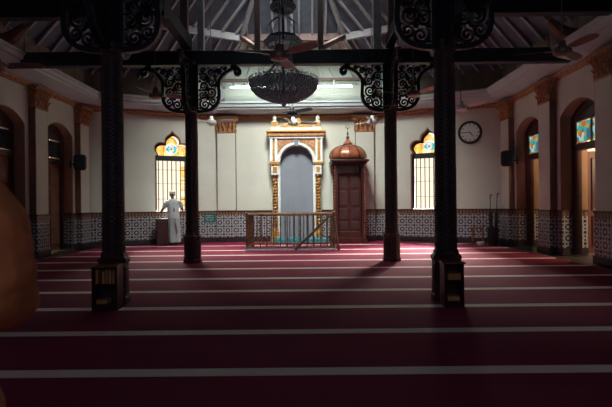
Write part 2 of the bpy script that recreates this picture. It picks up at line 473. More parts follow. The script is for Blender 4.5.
# ---- beams
BZ0, BZ1 = 4.27, 4.57
tb = MB().box(XL - .2, XR + .2, 10.1, 10.3, BZ0, BZ1, bev=.01).build('tie_beam', M['beam'])
tag(tb, 'long blackened cross beam resting on the two far pillars', 'beam')
nb = MB().box(XL - .2, XR + .2, 6.0, 6.2, BZ0, BZ1, bev=.01).build('tie_beam', M['beam'])
tag(nb, 'blackened cross beam overhead on the two near pillars', 'beam')
for x, l in ((-2.5, 'left'), (1.82, 'right')):
    o = MB().box(x - .09, x + .09, -2.9, 10.1, BZ0 + .31, BZ1 + .26, bev=.01).build('side_beam', M['beam'])
    tag(o, 'blackened lengthwise beam running above the %s row of pillars' % l, 'beam')
for x0, x1, l in ((XL - .2, -2.4, 'left'), (1.72, XR + .2, 'right')):
    o = MB().box(x0, x1, 8.05, 8.25, 4.5, 4.85, bev=.01).build('aisle_beam', M['beam'])
    tag(o, 'dark aisle beam under the roof on the %s side' % l, 'beam')
rf = bpy.data.objects.new('trim_6', None); COL.objects.link(rf); struct(rf)
def roofz(x): return 6.43 + (4.6 - abs(x - CX)) / 4.6 * 2.57 - .1
for x, w, k in ((-2.60, .16, 'post'), (-2.24, .13, 'rib'), (-1.02, .12, 'post'), (.35, .12, 'post'), (1.58, .17, 'rib'), (1.88, .12, 'post')):
    MB().box(x - w / 2, x + w / 2, 10.13, 10.27, BZ1 - .02, roofz(x)).build('roof_post', M[k], rf)
rod('brace', (-1.05, 10.25, 4.66), (-1.9, 14.2, 6.3), .1, .11, M['post'], rf)
rod('brace', (.38, 10.25, 4.66), (1.2, 14.2, 6.3), .1, .11, M['post'], rf)
bk = MB().box(-3.0, 2.3, 15.0, 15.1, 5.17, 5.27, bev=.01).build('light_batten', M['post']); tag(bk, 'grey batten high across the back wall holding the tube lights', 'batten')
for x in (-2.9, 2.2):
    MB().box(x - .05, x + .05, 15.05, 15.79, 5.18, 5.25).build('bracket_arm', M['rib'], bk)
cb = MB().tube([(-2.7, 15.72, 5.15), (-2.7, 15.45, 5.12), (-2.7, 15.2, 4.95), (-2.7, 15.25, 4.7), (-2.7, 15.4, 4.56)], [.07, .08, .1, .11, .06], 8).build('wall_corbel', M['rib'])
tag(cb, 'grey curved corbel above the cornice left of the mihrab', 'corbel')

# timber corbels carrying the far beam at the walls
for x, s_, l in ((XR, -1, 'right'), (XL, 1, 'left')):
    o = MB().tube([(x, 9.6, 4.6), (x + s_ * .35, 9.6, 4.6), (x + s_ * .7, 9.6, 4.72), (x + s_ * .95, 9.6, 4.95)], [.14, .16, .13, .07], 8).build('timber_corbel', M['brown'])
    tag(o, 'brown timber corbel above the cornice on the %s wall' % l, 'corbel')

# ------------------------------------------------------------------ pilasters with gilded capitals
def leaf(mb, x, z, w, h, y0):
    """curling acanthus leaf rising from (x,z) on a face at y0 (towards -y)"""
    rings = []
    for k in range(6):
        t = k / 5; ww = w * (math.sin(PI * min(.98, .12 + t * .8)) * .5 + .06); zz = z + h * min(1, t * 1.15) - (h * .12 if t > .95 else 0)
        yy = y0 - .02 - .12 * t * t - (.02 if t > .9 else 0)
        rings.append([(x - ww, yy + .012, zz), (x, yy - .018, zz), (x + ww, yy + .012, zz), (x, yy + .03, zz)])
    mb.loft(rings)
def make_capital(parent, w, p, z0=3.62, z1=4.2):
    mb = MB(); h = z1 - z0
    # bell: flares
    prof = [(0, .0), (.02, .03), (-.005, .06), (.0, .3), (.03, .45), (.055, .5)]
    rings = [[(-w / 2 - o, 0, z0 + zz), (w / 2 + o, 0, z0 + zz), (w / 2 + o, -p - o, z0 + zz), (-w / 2 - o, -p - o, z0 + zz)] for o, zz in prof]
    mb.loft(rings)
    mb.box(-w / 2 - .11, w / 2 + .11, -p - .12, 0, z1 - .075, z1 - .035, bev=.008)
    mb.box(-w / 2 - .07, w / 2 + .07, -p - .08, 0, z1 - .12, z1 - .07, bev=.01)
    n = 4 if w > .4 else 3
    for row, (zz, hh, k) in enumerate(((z0 + .06, .17, n), (z0 + .2, .18, n + 1), (z0 + .34, .12, n))):
        for i in range(k): leaf(mb, -w / 2 + w * (i + .5) / k, zz, w / k * .55, hh, -p - .005)
    for sx in (-1, 1):   # volutes
        pts = []
        for i in range(16):
            a = i / 15 * 2.2 * PI; r = .075 * (1 - i / 19)
            pts.append((sx * (w / 2 + .02 + r * math.cos(a) * 1.), -p - .06, z1 - .16 + r * math.sin(a)))
        mb.tube(pts, .02, 6)
        for i in range(2):
            zz = z0 + .06 + .15 * i
            mb.box(sx * (w / 2) - .0, sx * (w / 2 + .035), -p, -.02, zz, zz + .1, bev=.01)
    return mb.build('capital', M['gilt'], parent)
def pilaster(x, y, rz, w=.52, p=.17, shaft='wall', edge=True):
    r = bpy.data.objects.new('trim_7', None); COL.objects.link(r); struct(r); place(r, x, y, 0, rz)
    MB().box(-w / 2, w / 2, -p, 0, 1.04, 3.66, bev=.006).build('shaft', M[shaft], r)
    MB().box(-w / 2 - .02, w / 2 + .02, -p - .02, 0, .17, 1.015).build('tiled_base', M['tile'], r)
    MB().box(-w / 2 - .035, w / 2 + .035, -p - .04, 0, 1.015, 1.055, bev=.006).build('base_rail', M['dark'], r)
    MB().box(-w / 2 - .04, w / 2 + .04, -p - .05, 0, 0, .17, bev=.01).build('plinth', M['skirt'], r)
    if edge:
        for sx in (-1, 1):
            MB().box(sx * (w / 2 + .0), sx * (w / 2 + .016), -p + .008, -.004, 1.02, 3.64).build('side_strip', M['brown'], r)
    make_capital(r, w, p)
for y in (11.4, 9.12): pilaster(XR, y, -PI / 2)
pilaster(XR, 13.66, -PI / 2)
for y in (11.57, 9.28): pilaster(XL, y, PI / 2)
pilaster(XL, 13.82, PI / 2)
pilaster(-2.64, 15.8, 0, .6, .14); pilaster(1.98, 15.8, 0, .6, .14)

# ------------------------------------------------------------------ windows in the angled walls
def grille_window(n, a, wr, c, side):
    rz, L = wr
    d = Vector((math.cos(rz), math.sin(rz)))
    r = bpy.data.objects.new('window_%d' % n, None); COL.objects.link(r); struct(r)
    place(r, a[0] + d.x * c, a[1] + d.y * c, 0, rz)
    plate('reveal', [trefoil(0, off=-.002), trefoil(0, off=.02)[:]], .5, M['tan'], r, 0.002)
    y0 = .24
    plate('frame', [trefoil(0, off=.004, zlo=1.05), trefoil(0, off=.08, zlo=1.10)], .13, M['beam'], r, y0 - .05)
    MB().box(-.54, .54, y0 - .02, y0 + .11, 2.70, 2.87, bev=.02).build('transom_bar', M['beam'], r)
    plate('stained_pane', [trefoil(0, off=.07, zlo=2.86)], .012, M['trefoil'], r, y0 + .05)
    # rosette tracery on the trefoil
    mb = MB()
    for k in range(10):
        q = 2 * PI * k / 10
        mb.tube([(0, y0 + .04, 3.09), (.13 * math.cos(q), y0 + .04, 3.09 + .13 * math.sin(q))], .006, 4)
    mb.tube([(.13 * math.cos(2 * PI * i / 20), y0 + .04, 3.09 + .13 * math.sin(2 * PI * i / 20)) for i in range(20)], .008, 4, closed=True)
    mb.tube([(-.24, y0 + .04, 2.87), (-.24, y0 + .04, 3.28)], .007, 4); mb.tube([(.24, y0 + .04, 2.87), (.24, y0 + .04, 3.28)], .007, 4)
    mb.build('tracery', M['brown'], r)
    for i in range(7):
        x = -.42 + i * .14
        MB().tube([(x, y0 - .0, 1.02), (x, y0 - .0, 2.75)], .015, 6).build('iron_bar', M['iron'], r)
    for z in (1.45, 1.95, 2.4): MB().tube([(-.5, y0, z), (.5, y0, z)], .006, 6).build('crossbar', M['iron'], r)
    # casement leaves folded back beside the opening, leaded yellow squares
    MB().box(.46, .50, y0 + .1, y0 + .24, 1.08, 2.74).build('casement', M['tan'], r)
    MB().box(.34, .49, y0 + .245, y0 + .27, 1.08, 2.74).build('leaded_pane', M['leafglass'], r)
    for z in (1.08, 1.41, 1.74, 2.07, 2.4, 2.71):
        MB().box(.33, .50, y0 + .235, y0 + .28, z, z + .025).build('glazing_bar', M['brown'], r)
    MB().box(-.56, .56, -.03, .5, 1.0, 1.05, bev=.006).build('sill', M['dark'], r)
    return r
grille_window(1, P[1], WA, 2.6, 'left')
grille_window(2, P[3], WC, 1.78, 'right')

# ------------------------------------------------------------------ side doors
def side_door(n, right, c, wd, closed):
    X = XR if right else XL
    r = bpy.data.objects.new('door_%d' % n, None); COL.objects.link(r); struct(r)
    place(r, X, c, 0, -PI / 2 if right else PI / 2)
    w = wd - .04; y0, y1 = .24, .43
    o = arc_open(0, w, 3.19, 3.48, z0=.03); i = arc_open(0, w - .16, 3.1, 3.36, z0=.03)
    plate('frame', [o + list(reversed(i))], y1 - y0, M['dark'], r, y0)
    MB().box(-w / 2, w / 2, y0 - .01, y1, 2.42, 2.56, bev=.01).build('transom_bar', M['dark'], r)
    top = [p for p in arc_open(0, w - .1, 3.12, 3.42, z0=3.08)]
    plate('arch_panel', [top], .05, M['dark'], r, y0 + .05)
    MB().box(-w / 2 + .09, w / 2 - .09, y0 + .07, y0 + .085, 2.6, 3.05).build('stained_pane' if right else 'glass_pane', M['transom'] if right else M['glassd'], r)
    for k in range(3):
        x = -w / 2 + .09 + (w - .18) * (k + .5) / 3 if False else (-w / 2 + .09 + (w - .18) * (k) / 2)
        MB().box(x - .02, x + .02, y0 + .04, y0 + .1, 2.55, 3.1).build('mullion', M['dark'], r)
    if closed:
        for sx in (-1, 1):
            lf = MB().box(min(0, sx * (w / 2 - .08)) + .005, max(0, sx * (w / 2 - .08)) - .005, y0 + .08, y0 + .125, .03, 2.42).build('door_leaf', M['wood'], r)
            for za, zb in ((.2, .9), (1.05, 1.7), (1.82, 2.3)):
                xa, xb = sorted((sx * .1, sx * (w / 2 - .16)))
                MB().box(xa, xb, y0 + .055, y0 + .085, za, zb, bev=.012).build('raised_panel', M['brown'], lf)
            MB().tube([(sx * .05, y0 + .03, .98), (sx * .05, y0 + .03, 1.14)], .01, 6).build('door_handle', M['brass'], lf)
    else:
        for sx in (-1, 1):  # leaves folded outward against the wall outside
            lf = MB().box(sx * (w / 2 + .06), sx * (w / 2 + .1), .66, 1.28, .03, 2.42).build('door_leaf', M['redsh'], r)
            for za, zb in ((.2, .9), (1.05, 2.25)):
                MB().box(sx * (w / 2 + .045), sx * (w / 2 + .115), .74, 1.2, za, zb, bev=.01).build('raised_panel', M['mah'], lf)
    return r
for k, (c, w) in enumerate(DR): side_door(1 + k, True, c, w, False)
for k, (c, w) in enumerate(DL): side_door(3 + k, False, c, w, True)

# verandah outside the right-hand doors
vr = MB().box(9.0, 9.2, 6.5, 17, 1.05, 3.9).box(9.0, 9.2, 6.5, 17, -.02, 1.05).build('wall_verandah', M['verwall']); struct(vr)
struct(MB().box(XR + WT, 9.3, 6.5, 17, 3.75, 3.9).build('ceiling', M['ceil']))
struct(MB().box(XR + WT + .01, 9.2, 16.9, 17.1, -.02, 3.9).build('wall_verandah_end', M['verwall']))
vs = empty('shutter', (8.97, 14.4, 0), 0, 'dark red shutter on the yellow wall outside the nearest right doorway', 'shutter')
MB().box(-.03, .03, -.8, .8, .9, 2.35).build('shutter_leaf', M['redsh'], vs)
for z in range(12): MB().box(-.055, -.02, -.7, .7, 1.0 + z * .11, 1.05 + z * .11).build('louvre', M['mah'], vs)

# ------------------------------------------------------------------ pillars
BR_OUT = [(.12, .0), (.22, .0), (.33, .012), (.44, .05), (.53, .12), (.585, .21), (.61, .32), (.61, .45), (.60, .57), (.62, .68), (.68, .78), (.77, .86), (.88, .915), (.97, .93), (1.03, .92), (1.06, .88), (1.055, .83), (1.02, .8), (.98, .81), (.965, .85), (.99, .87)]
def spiral(u, v, r, turns, a0, hand=1, n=22):
    pts = []
    for i in range(n):
        t = i / (n - 1); a = a0 + hand * turns * 2 * PI * t; rr = r * (1 - .85 * t)
        pts.append((u + rr * math.cos(a), v + rr * math.sin(a)))
    return pts
def bracket_meshes():
    f = MB()
    # moulded rim: rectangular section sweep in the u-v plane
    pts = [Vector((u, v)) for u, v in BR_OUT]; w = [.034] * len(pts)
    rings = []
    for i, p in enumerate(pts):
        t = (pts[min(i + 1, len(pts) - 1)] - pts[max(i - 1, 0)]).normalized(); n = Vector((-t.y, t.x))
        hw = .034 if i < 14 else .042
        rings.append([(p.x + n.x * hw, -.04, p.y + n.y * hw), (p.x + n.x * hw, .04, p.y + n.y * hw), (p.x - n.x * hw, .04, p.y - n.y * hw), (p.x - n.x * hw, -.04, p.y - n.y * hw)])
    f.loft(rings)
    f.tube([(.86, 0, .99), (.96, 0, .98), (1.03, 0, .93)], [.03, .035, .03], 6)
    f.box(.1, .98, -.04, .04, 1.015, 1.05); f.box(.115, .165, -.04, .04, 0, .99)
    fm = f
    s = MB()
    L = [(.30, .16, .115, 1.6, 2.2, 1), (.47, .22, .095, 1.5, 0, -1), (.25, .37, .09, 1.5, 1, -1), (.44, .42, .12, 1.7, 3.6, 1),
         (.27, .56, .095, 1.5, 4.4, 1), (.46, .64, .1, 1.5, 1.2, -1), (.27, .75, .09, 1.5, 2.6, -1), (.44, .84, .09, 1.5, 5.1, 1),
         (.26, .9, .065, 1.3, 0, 1), (.6, .86, .075, 1.4, 3.4, -1), (.74, .93, .04, 1.2, 0, 1), (.37, .29, .045, 1.1, 0, 1), (.36, .5, .04, 1.1, 2, 1), (.36, .7, .045, 1.1, 4, 1)]
    for u, v, r, t, a, h in L:
        q = spiral(u, v, r, t, a, h)
        s.tube([(x, 0, z) for x, z in q], [.026 - .009 * i / len(q) for i in range(len(q))], 5, flat=1.)
        s.ell((q[-1][0], 0, q[-1][1]), (.022, .02, .022), seg=6)
    for a, b in (((.16, .08), (.3, .05)), ((.38, .27), (.3, .42)), ((.34, .48), (.36, .56)), ((.52, .52), (.56, .62)), ((.35, .63), (.36, .8)), ((.5, .74), (.55, .8)), ((.16, .47), (.22, .45)), ((.16, .66), (.22, .65)), ((.54, .3), (.6, .33)), ((.64, .93), (.7, .97)), ((.16, .26), (.24, .28)), ((.16, .83), (.2, .82)), ((.37, .93), (.37, .98))):
        s.tube([(a[0], 0, a[1]), ((a[0] + b[0]) / 2 + .02, 0, (a[1] + b[1]) / 2 + .01), (b[0], 0, b[1])], [.015, .034, .015], 5)
    return fm, s
def make_pillar():
    r = empty('pillar', (0, 0, 0))
    # octagonal pedestal
    def octo(mb, prof):
        mb.loft([[(rr / math.cos(PI / 8) * math.cos(PI / 8 + k * PI / 4), rr / math.cos(PI / 8) * math.sin(PI / 8 + k * PI / 4), z) for k in range(8)] for rr, z in prof])
    mb = MB(); octo(mb, [(.185, 0), (.185, .07), (.17, .085), (.165, .5), (.175, .52), (.185, .56), (.17, .585), (.15, .6), (.145, .64), (.13, .66)]); mb.build('pedestal', M['dark'], r)
    mb = MB()
    for k in range(8):
        a = k * PI / 4
        mt = Matrix.Rotation(a, 4, 'Z')
        mb.box(.16, .176, -.045, .045, .13, .46, mt, bev=.004)
    mb.build('pedestal_panels', M['dark'], r)
    # diamond-studded shaft
    seg, rows = 30, 96; z0, z1 = .64, 3.26
    vs = MB(); bmv = vs.b; grid = []
    def pt(i, j, o=0.):
        r_ = .134 - .012 * j / rows + o; a = 2 * PI * i / seg
        return (r_ * math.cos(a), r_ * math.sin(a), z0 + (z1 - z0) * j / rows)
    grid = [[bmv.verts.new(pt(i, j)) for i in range(seg)] for j in range(rows + 1)]
    for j in range(rows):
        for i in range(seg):
            q = (grid[j][i], grid[j][(i + 1) % seg], grid[j + 1][(i + 1) % seg], grid[j + 1][i])
            if (i + j) % 2:
                c = bmv.verts.new(pt(i + .5, j + .5, .015))
                for k in range(4): bmv.faces.new((q[k], q[(k + 1) % 4], c))
            else: bmv.faces.new(q)
    vs.build('shaft', M['dark'], r)
    MB().lathe([(.13, 3.2), (.15, 3.22), (.155, 3.25), (.14, 3.27), (.15, 3.3), (.16, 3.33), (.13, 3.35), (.125, 3.36)], seg=20).build('collar', M['dark'], r, True)
    mb = MB(); octo(mb, [(.125, 3.34), (.125, 4.25), (.15, 4.27), (.16, 4.33)]); mb.build('upper_shaft', M['iron'], r)
    fm, sm = bracket_meshes()
    f0 = fm.build('bracket', M['iron'], r); f0.location = (0, 0, BZ0 - 1.0)
    s0 = sm.build('scrollwork', M['iron'], f0)
    for k in (1, 2, 3):
        f = f0.copy(); COL.objects.link(f); f.parent = r; f.rotation_euler = (0, 0, k * PI / 2)
        s = s0.copy(); COL.objects.link(s); s.parent = f
    return r
pil = make_pillar()
PG = 'carved dark pillars'
specs = [(-2.5, 6.1, 'near left dark carved pillar with lattice shaft and scroll brackets'), (1.81, 6.1, 'near right dark carved pillar with lattice shaft and scroll brackets'),
         (-2.47, 10.2, 'far left pillar with scroll brackets, standing beside the man in white'), (1.85, 10.2, 'far right pillar with scroll brackets, right of the wooden minbar')]
for i, (x, y, l) in enumerate(specs):
    o = pil if i == 0 else copy_tree(pil)
    o.location = (x, y, 0); tag(o, l, 'pillar', 'carved dark pillars')

# ------------------------------------------------------------------ book cases at the near pillars
def bookcase(x, y, w, h, d, lab):
    r = empty('book_stand', (x, y, 0), 0, lab, 'book stand')
    t = .018
    for sx in (-1, 1): MB().box(sx * w / 2, sx * (w / 2 - t), -d / 2, d / 2, .0, h).build('side_panel', M['mah'], r)
    MB().box(-w / 2, w / 2, d / 2 - .012, d / 2, 0, h).build('back_panel', M['dark'], r)
    MB().box(-w / 2 - .015, w / 2 + .015, -d / 2 - .02, d / 2, h - .025, h, bev=.005).build('top', M['wood'], r)
    for z in (.05, .30): MB().box(-w / 2 + t, w / 2 - t, -d / 2, d / 2 - .012, z, z + .018).build('shelf', M['mah'], r)
    MB().box(-w / 2 + t, w / 2 - t, -d / 2, -d / 2 + .015, 0, .05).build('kick_board', M['mah'], r)
    return r
bookcase(-2.43, 5.74, .31, .54, .2, 'small dark book stand against the near left pillar base')
bookcase(1.77, 5.74, .235, .54, .2, 'small dark book stand against the near right pillar base')
def book(x, y, z, w, d, h, m, lab, grp, rot=None):
    r = empty('book', (x, y, z), 0, lab, 'book', grp)
    if rot: r.rotation_euler = rot
    MB().box(-w / 2 + .004, w / 2 - .004, -d / 2 + .004, d / 2, .003, h - .003).build('pages', M['paper'], r)
    c = MB().box(-w / 2, -w / 2 + .004, -d / 2, d / 2, 0, h).box(w / 2 - .004, w / 2, -d / 2, d / 2, 0, h).box(-w / 2, w / 2, -d / 2, -d / 2 + .004, 0, h, bev=.0015)
    c.build('cover', m, r)
words = ['orange-brown', 'maroon', 'tan', 'orange-brown', 'tan', 'orange-brown']
bx = -2.43 - .115
for i, mi in enumerate((0, 1, 2, 0, 2, 0)):
    pos = ['leftmost', 'second from the left', 'third from the left', 'fourth from the left', 'fifth from the left', 'rightmost'][i]
    book(bx + .018 + i * .04, 5.72, .318, .032, .13, .17 - .012 * (i % 3), bookcols[mi], '%s book, %s of the upright books on the left stand' % (words[i], pos), 'upright books on the left stand')
def flatbook(x, y, z, m, lab, grp, w=.16, h=.035):
    r = empty('book', (x, y, z), 0, lab, 'book', grp)
    MB().box(-w / 2 + .004, w / 2, -.06, .06, .004, h - .004).build('pages', M['paper'], r)
    MB().box(-w / 2, w / 2, -.065, .065, 0, .005).box(-w / 2, w / 2, -.065, .065, h - .005, h).box(-w / 2, w / 2, -.065, -.06, 0, h).build('cover', m, r)
flatbook(-2.47, 5.72, .069, bookcols[0], 'orange-brown book lying on the bottom shelf of left stand', 'lying books', .13, .06)
flatbook(1.78, 5.72, .319, bookcols[0], 'thick orange-brown book lying on the upper shelf of right stand', 'lying books', .15, .085)
flatbook(1.77, 5.72, .069, bookcols[2], 'thin tan book lying on the bottom shelf of right stand', 'lying books', .14, .06)

# ------------------------------------------------------------------ mihrab
mh = empty('mihrab', (-.30, 15.8, 0), 0, 'gilded white prayer niche with arch and twisted gold columns on the back wall', 'prayer niche')
def arch(w, zs, zc, z0=.0, n=20):
    pts = [(-w / 2, z0)]
    for i in range(n + 1):
        a = PI - PI * i / n; pts.append((w / 2 * math.cos(a), zs + (zc - zs) * math.sin(a)))
    return pts + [(w / 2, z0)]
D0 = -.34
op = arch(1.08, 2.62, 3.17, .12)
body = [(-.86, .12)] + [(-.86, 3.4), (.86, 3.4), (.86, .12)]
plate('niche_wall', [[(-.60, .12), (-.60, 3.22), (.60, 3.22), (.60, .12)]], .02, M['niche'], mh, -.08)
plate('surround', [[(-.82, 2.6), (-.82, 3.42), (.82, 3.42), (.82, 2.6)][:1] + [(-.82, 3.42), (.82, 3.42), (.82, 2.6), (.54, 2.6)] + [p for p in reversed(op) if p[1] > 2.62] + [(-.54, 2.6)]], .26, M['white'], mh, D0 + .02)
for sx in (-1, 1):
    MB().box(sx * .54, sx * .62, D0 + .06, -.0, .12, 2.62).build('jamb', M['white'], mh)
    MB().box(sx * .62, sx * .82, -.12, 0, .12, 2.62).build('back_pier', M['wall'], mh)
# archivolt
mb = MB(); pts = [(0.585 * math.cos(a), D0 + .0, 2.62 + .6 * math.sin(a)) for a in [PI * i / 20 for i in range(21)]]
mb.tube(pts, .045, 8); mb.build('archivolt', M['white'], mh, True)
# gold spandrels
for sx in (-1, 1):
    sp = [(sx * .64, 2.8)] + [(sx * .66 * math.cos(a), 2.62 + .68 * math.sin(a)) for a in [R(22) + R(60) * i / 8 for i in range(9)]] + [(sx * .08, 3.36), (sx * .64, 3.36)]
    plate('spandrel', [sp], .02, M['gilt'], mh, D0 - .0)
MB().box(-.07, .07, D0 - .07, D0 + .03, 3.14, 3.36, bev=.02).build('keystone', M['niche'], mh)
for sx in (-1, 1):
    MB().box(sx * .63, sx * .70, D0 - .05, D0 + .03, 2.62, 3.4, bev=.008).build('pilaster_strip', M['white'], mh)
    MB().box(sx * .79, sx * .86, D0 - .05, D0 + .03, 2.62, 3.4, bev=.008).build('pilaster_strip', M['white'], mh)
    MB().box(sx * .70, sx * .79, D0 - .02, D0 + .03, 2.7, 3.34, bev=.006).build('gilt_panel', M['gold'], mh)
    # impost block above column
    MB().box(sx * .57, sx * .87, D0 - .1, 0, 2.56, 2.64, bev=.01).build('impost', M['gold'], mh)
    MB().box(sx * .60, sx * .82, D0 - .06, 0, 2.22, 2.56, bev=.01).build('block', M['white'], mh)
    MB().box(sx * .65, sx * .77, D0 - .075, D0 - .05, 2.29, 2.48, bev=.01).build('block_panel', M['gold'], mh)
    # twisted column
    prof = [(.075, .42), (.09, .45), (.06, .5), (.052, .55), (.052, 2.1), (.06, 2.12), (.095, 2.16), (.08, 2.19), (.1, 2.22)]
    col_ = MB().lathe(prof, (sx * .71, D0 + .05, 0), 20).build('twisted_column', M['wood'], mh, True)
    hp = [(sx * .71 + .055 * math.cos(t), D0 + .05 + .055 * math.sin(t), .54 + .102 * t / (2 * PI)) for t in [i * PI / 8 for i in range(int(1.56 / .102 * 16))]]
    MB().tube(hp, .034, 7).build('gilt_twist', M['gold'], col_, True)
    mb = MB().box(sx * .56, sx * .86, D0 - .1, 0, .0, .16, bev=.01).box(sx * .60, sx * .82, D0 - .06, 0, .16, .34, bev=.02).box(sx * .62, sx * .80, D0 - .04, 0, .34, .43, bev=.02)
    mb.build('column_base', M['gold'], mh)
# entablature
MB().box(-.9, .9, D0 - .06, 0, 3.40, 3.47, bev=.01).build('architrave', M['white'], mh)
MB().box(-.94, .94, D0 - .1, 0, 3.47, 3.60, bev=.012).build('frieze', M['gilt'], mh)
MB().box(-.98, .98, D0 - .15, 0, 3.60, 3.66, bev=.01).build('cornice', M['gold'], mh)
MB().box(-.72, .72, D0 - .04, 0, 3.66, 3.76, bev=.01).build('attic', M['white'], mh)
ped = [(-.56, 3.76), (-.5, 3.85), (-.34, 3.89), (-.2, 3.95), (-.13, 4.05), (-.05, 4.12), (0, 4.15), (.05, 4.12), (.13, 4.05), (.2, 3.95), (.34, 3.89), (.5, 3.85), (.56, 3.76)]
plate('crest', [ped], .1, M['gold'], mh, D0 + .02)
MB().ell((0, D0, 3.93), (.07, .05, .1)).build('crest_boss', M['white'], mh, True)
for sx in (-1, 1):
    MB().box(sx * .60, sx * .82, D0 - .06, -.0, 3.66, 3.78, bev=.01).build('finial_base', M['white'], mh)
    MB().box(sx * .62, sx * .8, D0 - .03, -.05, 3.78, 3.95, bev=.015).build('finial_block', M['gold'], mh)
    MB().lathe([(.1, 0), (.1, .03), (.05, .06), (.07, .11), (.06, .17), (.02, .2), (.012, .26)], (sx * .71, D0 + .07, 3.95), 14).build('finial', M['white'], mh, True)
MB().box(-.6, .6, D0 - .02, 0, 0, .12, bev=.01).build('plinth', M['niche'], mh)
rug = MB().box(-1.0, .72, 14.6, 15.36, .0, .16, bev=.02).build('carpeted_step', M['teal']); tag(rug, 'low turquoise carpeted step in front of the gilded niche', 'step')

# ------------------------------------------------------------------ minbar
mn = empty('minbar', (1.37, 15.1, 0), 0, 'dark mahogany minbar booth with ribbed dome and crescent finial', 'pulpit')
W2 = .42; F = -.38
for sx in (-1, 1):
    for yy in (F, .45):
        MB().box(sx * (W2 - .04), sx * (W2 + .04), yy - .04, yy + .04, .12, 2.5, bev=.008).build('post', M['mah'], mn)
    mb = MB()
    for k in range(22): mb.ell((sx * (W2 + .045), F - .05, .2 + k * .104), (.022, .022, .045), seg=8)
    mb.build('turned_colonnette', M['dome'], mn, True)
    MB().box(sx * (W2 - .012), sx * (W2 + .012), F, .45, .12, 1.5).build('side_panel', M['mah'], mn)
    MB().box(sx * (W2 + .1), sx * (W2 - .07), F - .09, F + .05, 0, .14, bev=.01).build('post_base', M['mah'], mn)
MB().box(-W2, W2, F + .0, .45, 0, .18, bev=.01).build('step', M['mah'], mn)
MB().box(-W2 + .04, W2 - .04, F + .12, .45, .18, .36, bev=.01).build('step', M['mah'], mn)
for sx in (-1, 1):
    lf = MB().box(min(sx * .005, sx * (W2 - .04)), max(sx * .005, sx * (W2 - .04)), F + .2, F + .24, .36, 2.22).build('door_leaf', M['mah'], mn)
    for za, zb in ((.42, .66), (.74, 1.08), (1.18, 1.64), (1.74, 2.14)):
        xa, xb = sorted((sx * .05, sx * (W2 - .09)))
        MB().box(xa, xb, F + .185, F + .205, za, zb, bev=.01).build('raised_panel', M['dark'], lf)
MB().box(-W2 + .04, W2 - .04, F + .17, F + .25, 2.14, 2.22).build('lintel', M['mah'], mn)
for k in range(2): MB().box(-W2 - .13 - .05 * k, W2 + .13 + .05 * k, F - .14 - .05 * k, .58 + .05 * k, 2.5 + .055 * k, 2.56 + .055 * k, bev=.01).build('roof_cornice', M['mah'], mn)
def dome_fn(r_, a, z): return r_ * (1 + .035 * abs(math.cos(a * 6)))
prof = [(.53, 0), (.57, .05), (.58, .11), (.565, .19), (.52, .28), (.44, .36), (.33, .42), (.21, .455), (.14, .465), (.14, .50), (.16, .51), (.12, .56), (.06, .61), (.03, .68)]
MB().lathe(prof, (0, .08, 2.66), 48, dome_fn).build('dome', M['dome'], mn, True)
mb = MB()
for k in range(12):
    a = k * PI / 6
    mb.tube([((r_ * 1.035) * math.cos(a), .08 + (r_ * 1.035) * math.sin(a), 2.66 + z) for r_, z in prof[:9]], .014, 5)
mb.build('dome_rib', M['mah'], mn, True)
MB().lathe([(.03, 0), (.05, .03), (.055, .07), (.03, .1), (.016, .13), (.035, .17), (.03, .21), (.012, .24), (.01, .36)], (0, .08, 3.32), 12).build('finial', M['brass'], mn, True)
pts = [(.055 * math.cos(a), .08, 3.73 + .055 * math.sin(a)) for a in [R(-240) + R(300) * i / 16 for i in range(17)]]
MB().tube(pts, [.003 + .012 * math.sin(PI * i / 16) for i in range(17)], 6).build('crescent', M['brass'], mn)

# ------------------------------------------------------------------ railing
rl = empty('railing', (0, 0, 0), 0, 'low brass and wood railing enclosure on the carpet before the niche', 'railing')
x0, x1, y0, y1, zt = -1.58, .74, 12.5, 13.9, .97
cor = [(x0, y0), (x0, y1), (x1, y1), (x1, y0)]
for k in range(4):
    a, b = cor[k], cor[(k + 1) % 4]
    MB().tube([(*a, zt), (*b, zt)], .032, 8).build('top_rail', M['brass'], rl, True)
    MB().tube([(*a, .1), (*b, .1)], .02, 8).build('bottom_rail', M['brass'], rl, True)
    MB().lathe([(.05, 0), (.05, .05), (.034, .07), (.034, .3), (.045, .33), (.03, .38), (.03, .8), (.045, .84), (.034, .88), (.034, 1.0), (.045, 1.02), (.02, 1.05)], (*a, 0), 10).build('post', M['railwood'], rl, True)
    L = math.dist(a, b); n = int(L / (.13 if k != 3 else .17))
    for i in range(1, n):
        t = i / n; x, y = a[0] + (b[0] - a[0]) * t, a[1] + (b[1] - a[1]) * t
        MB().lathe([(.015, .1), (.015, .3), (.027, .34), (.015, .38), (.015, .66), (.025, .7), (.015, .74), (.015, zt)], (x, y, 0), 6).build('baluster', M['brass'], rl)
MB().tube([(-.3, y0 - .05, .06), (.1, y0 - .05, .42), (.62, y0 - .05, .93)], .036, 8).build('sloping_handrail', M['railwood'], rl, True)
MB().box(x0 - .04, x1 + .04, y0 - .06, y0 + .02, 0, .06, bev=.01).build('kerb', M['rib'], rl)
MB().tube([(.86, y0 - .08, 0), (.74, y0 - .02, .95)], .025, 8).build('stay', M['railwood'], rl, True)

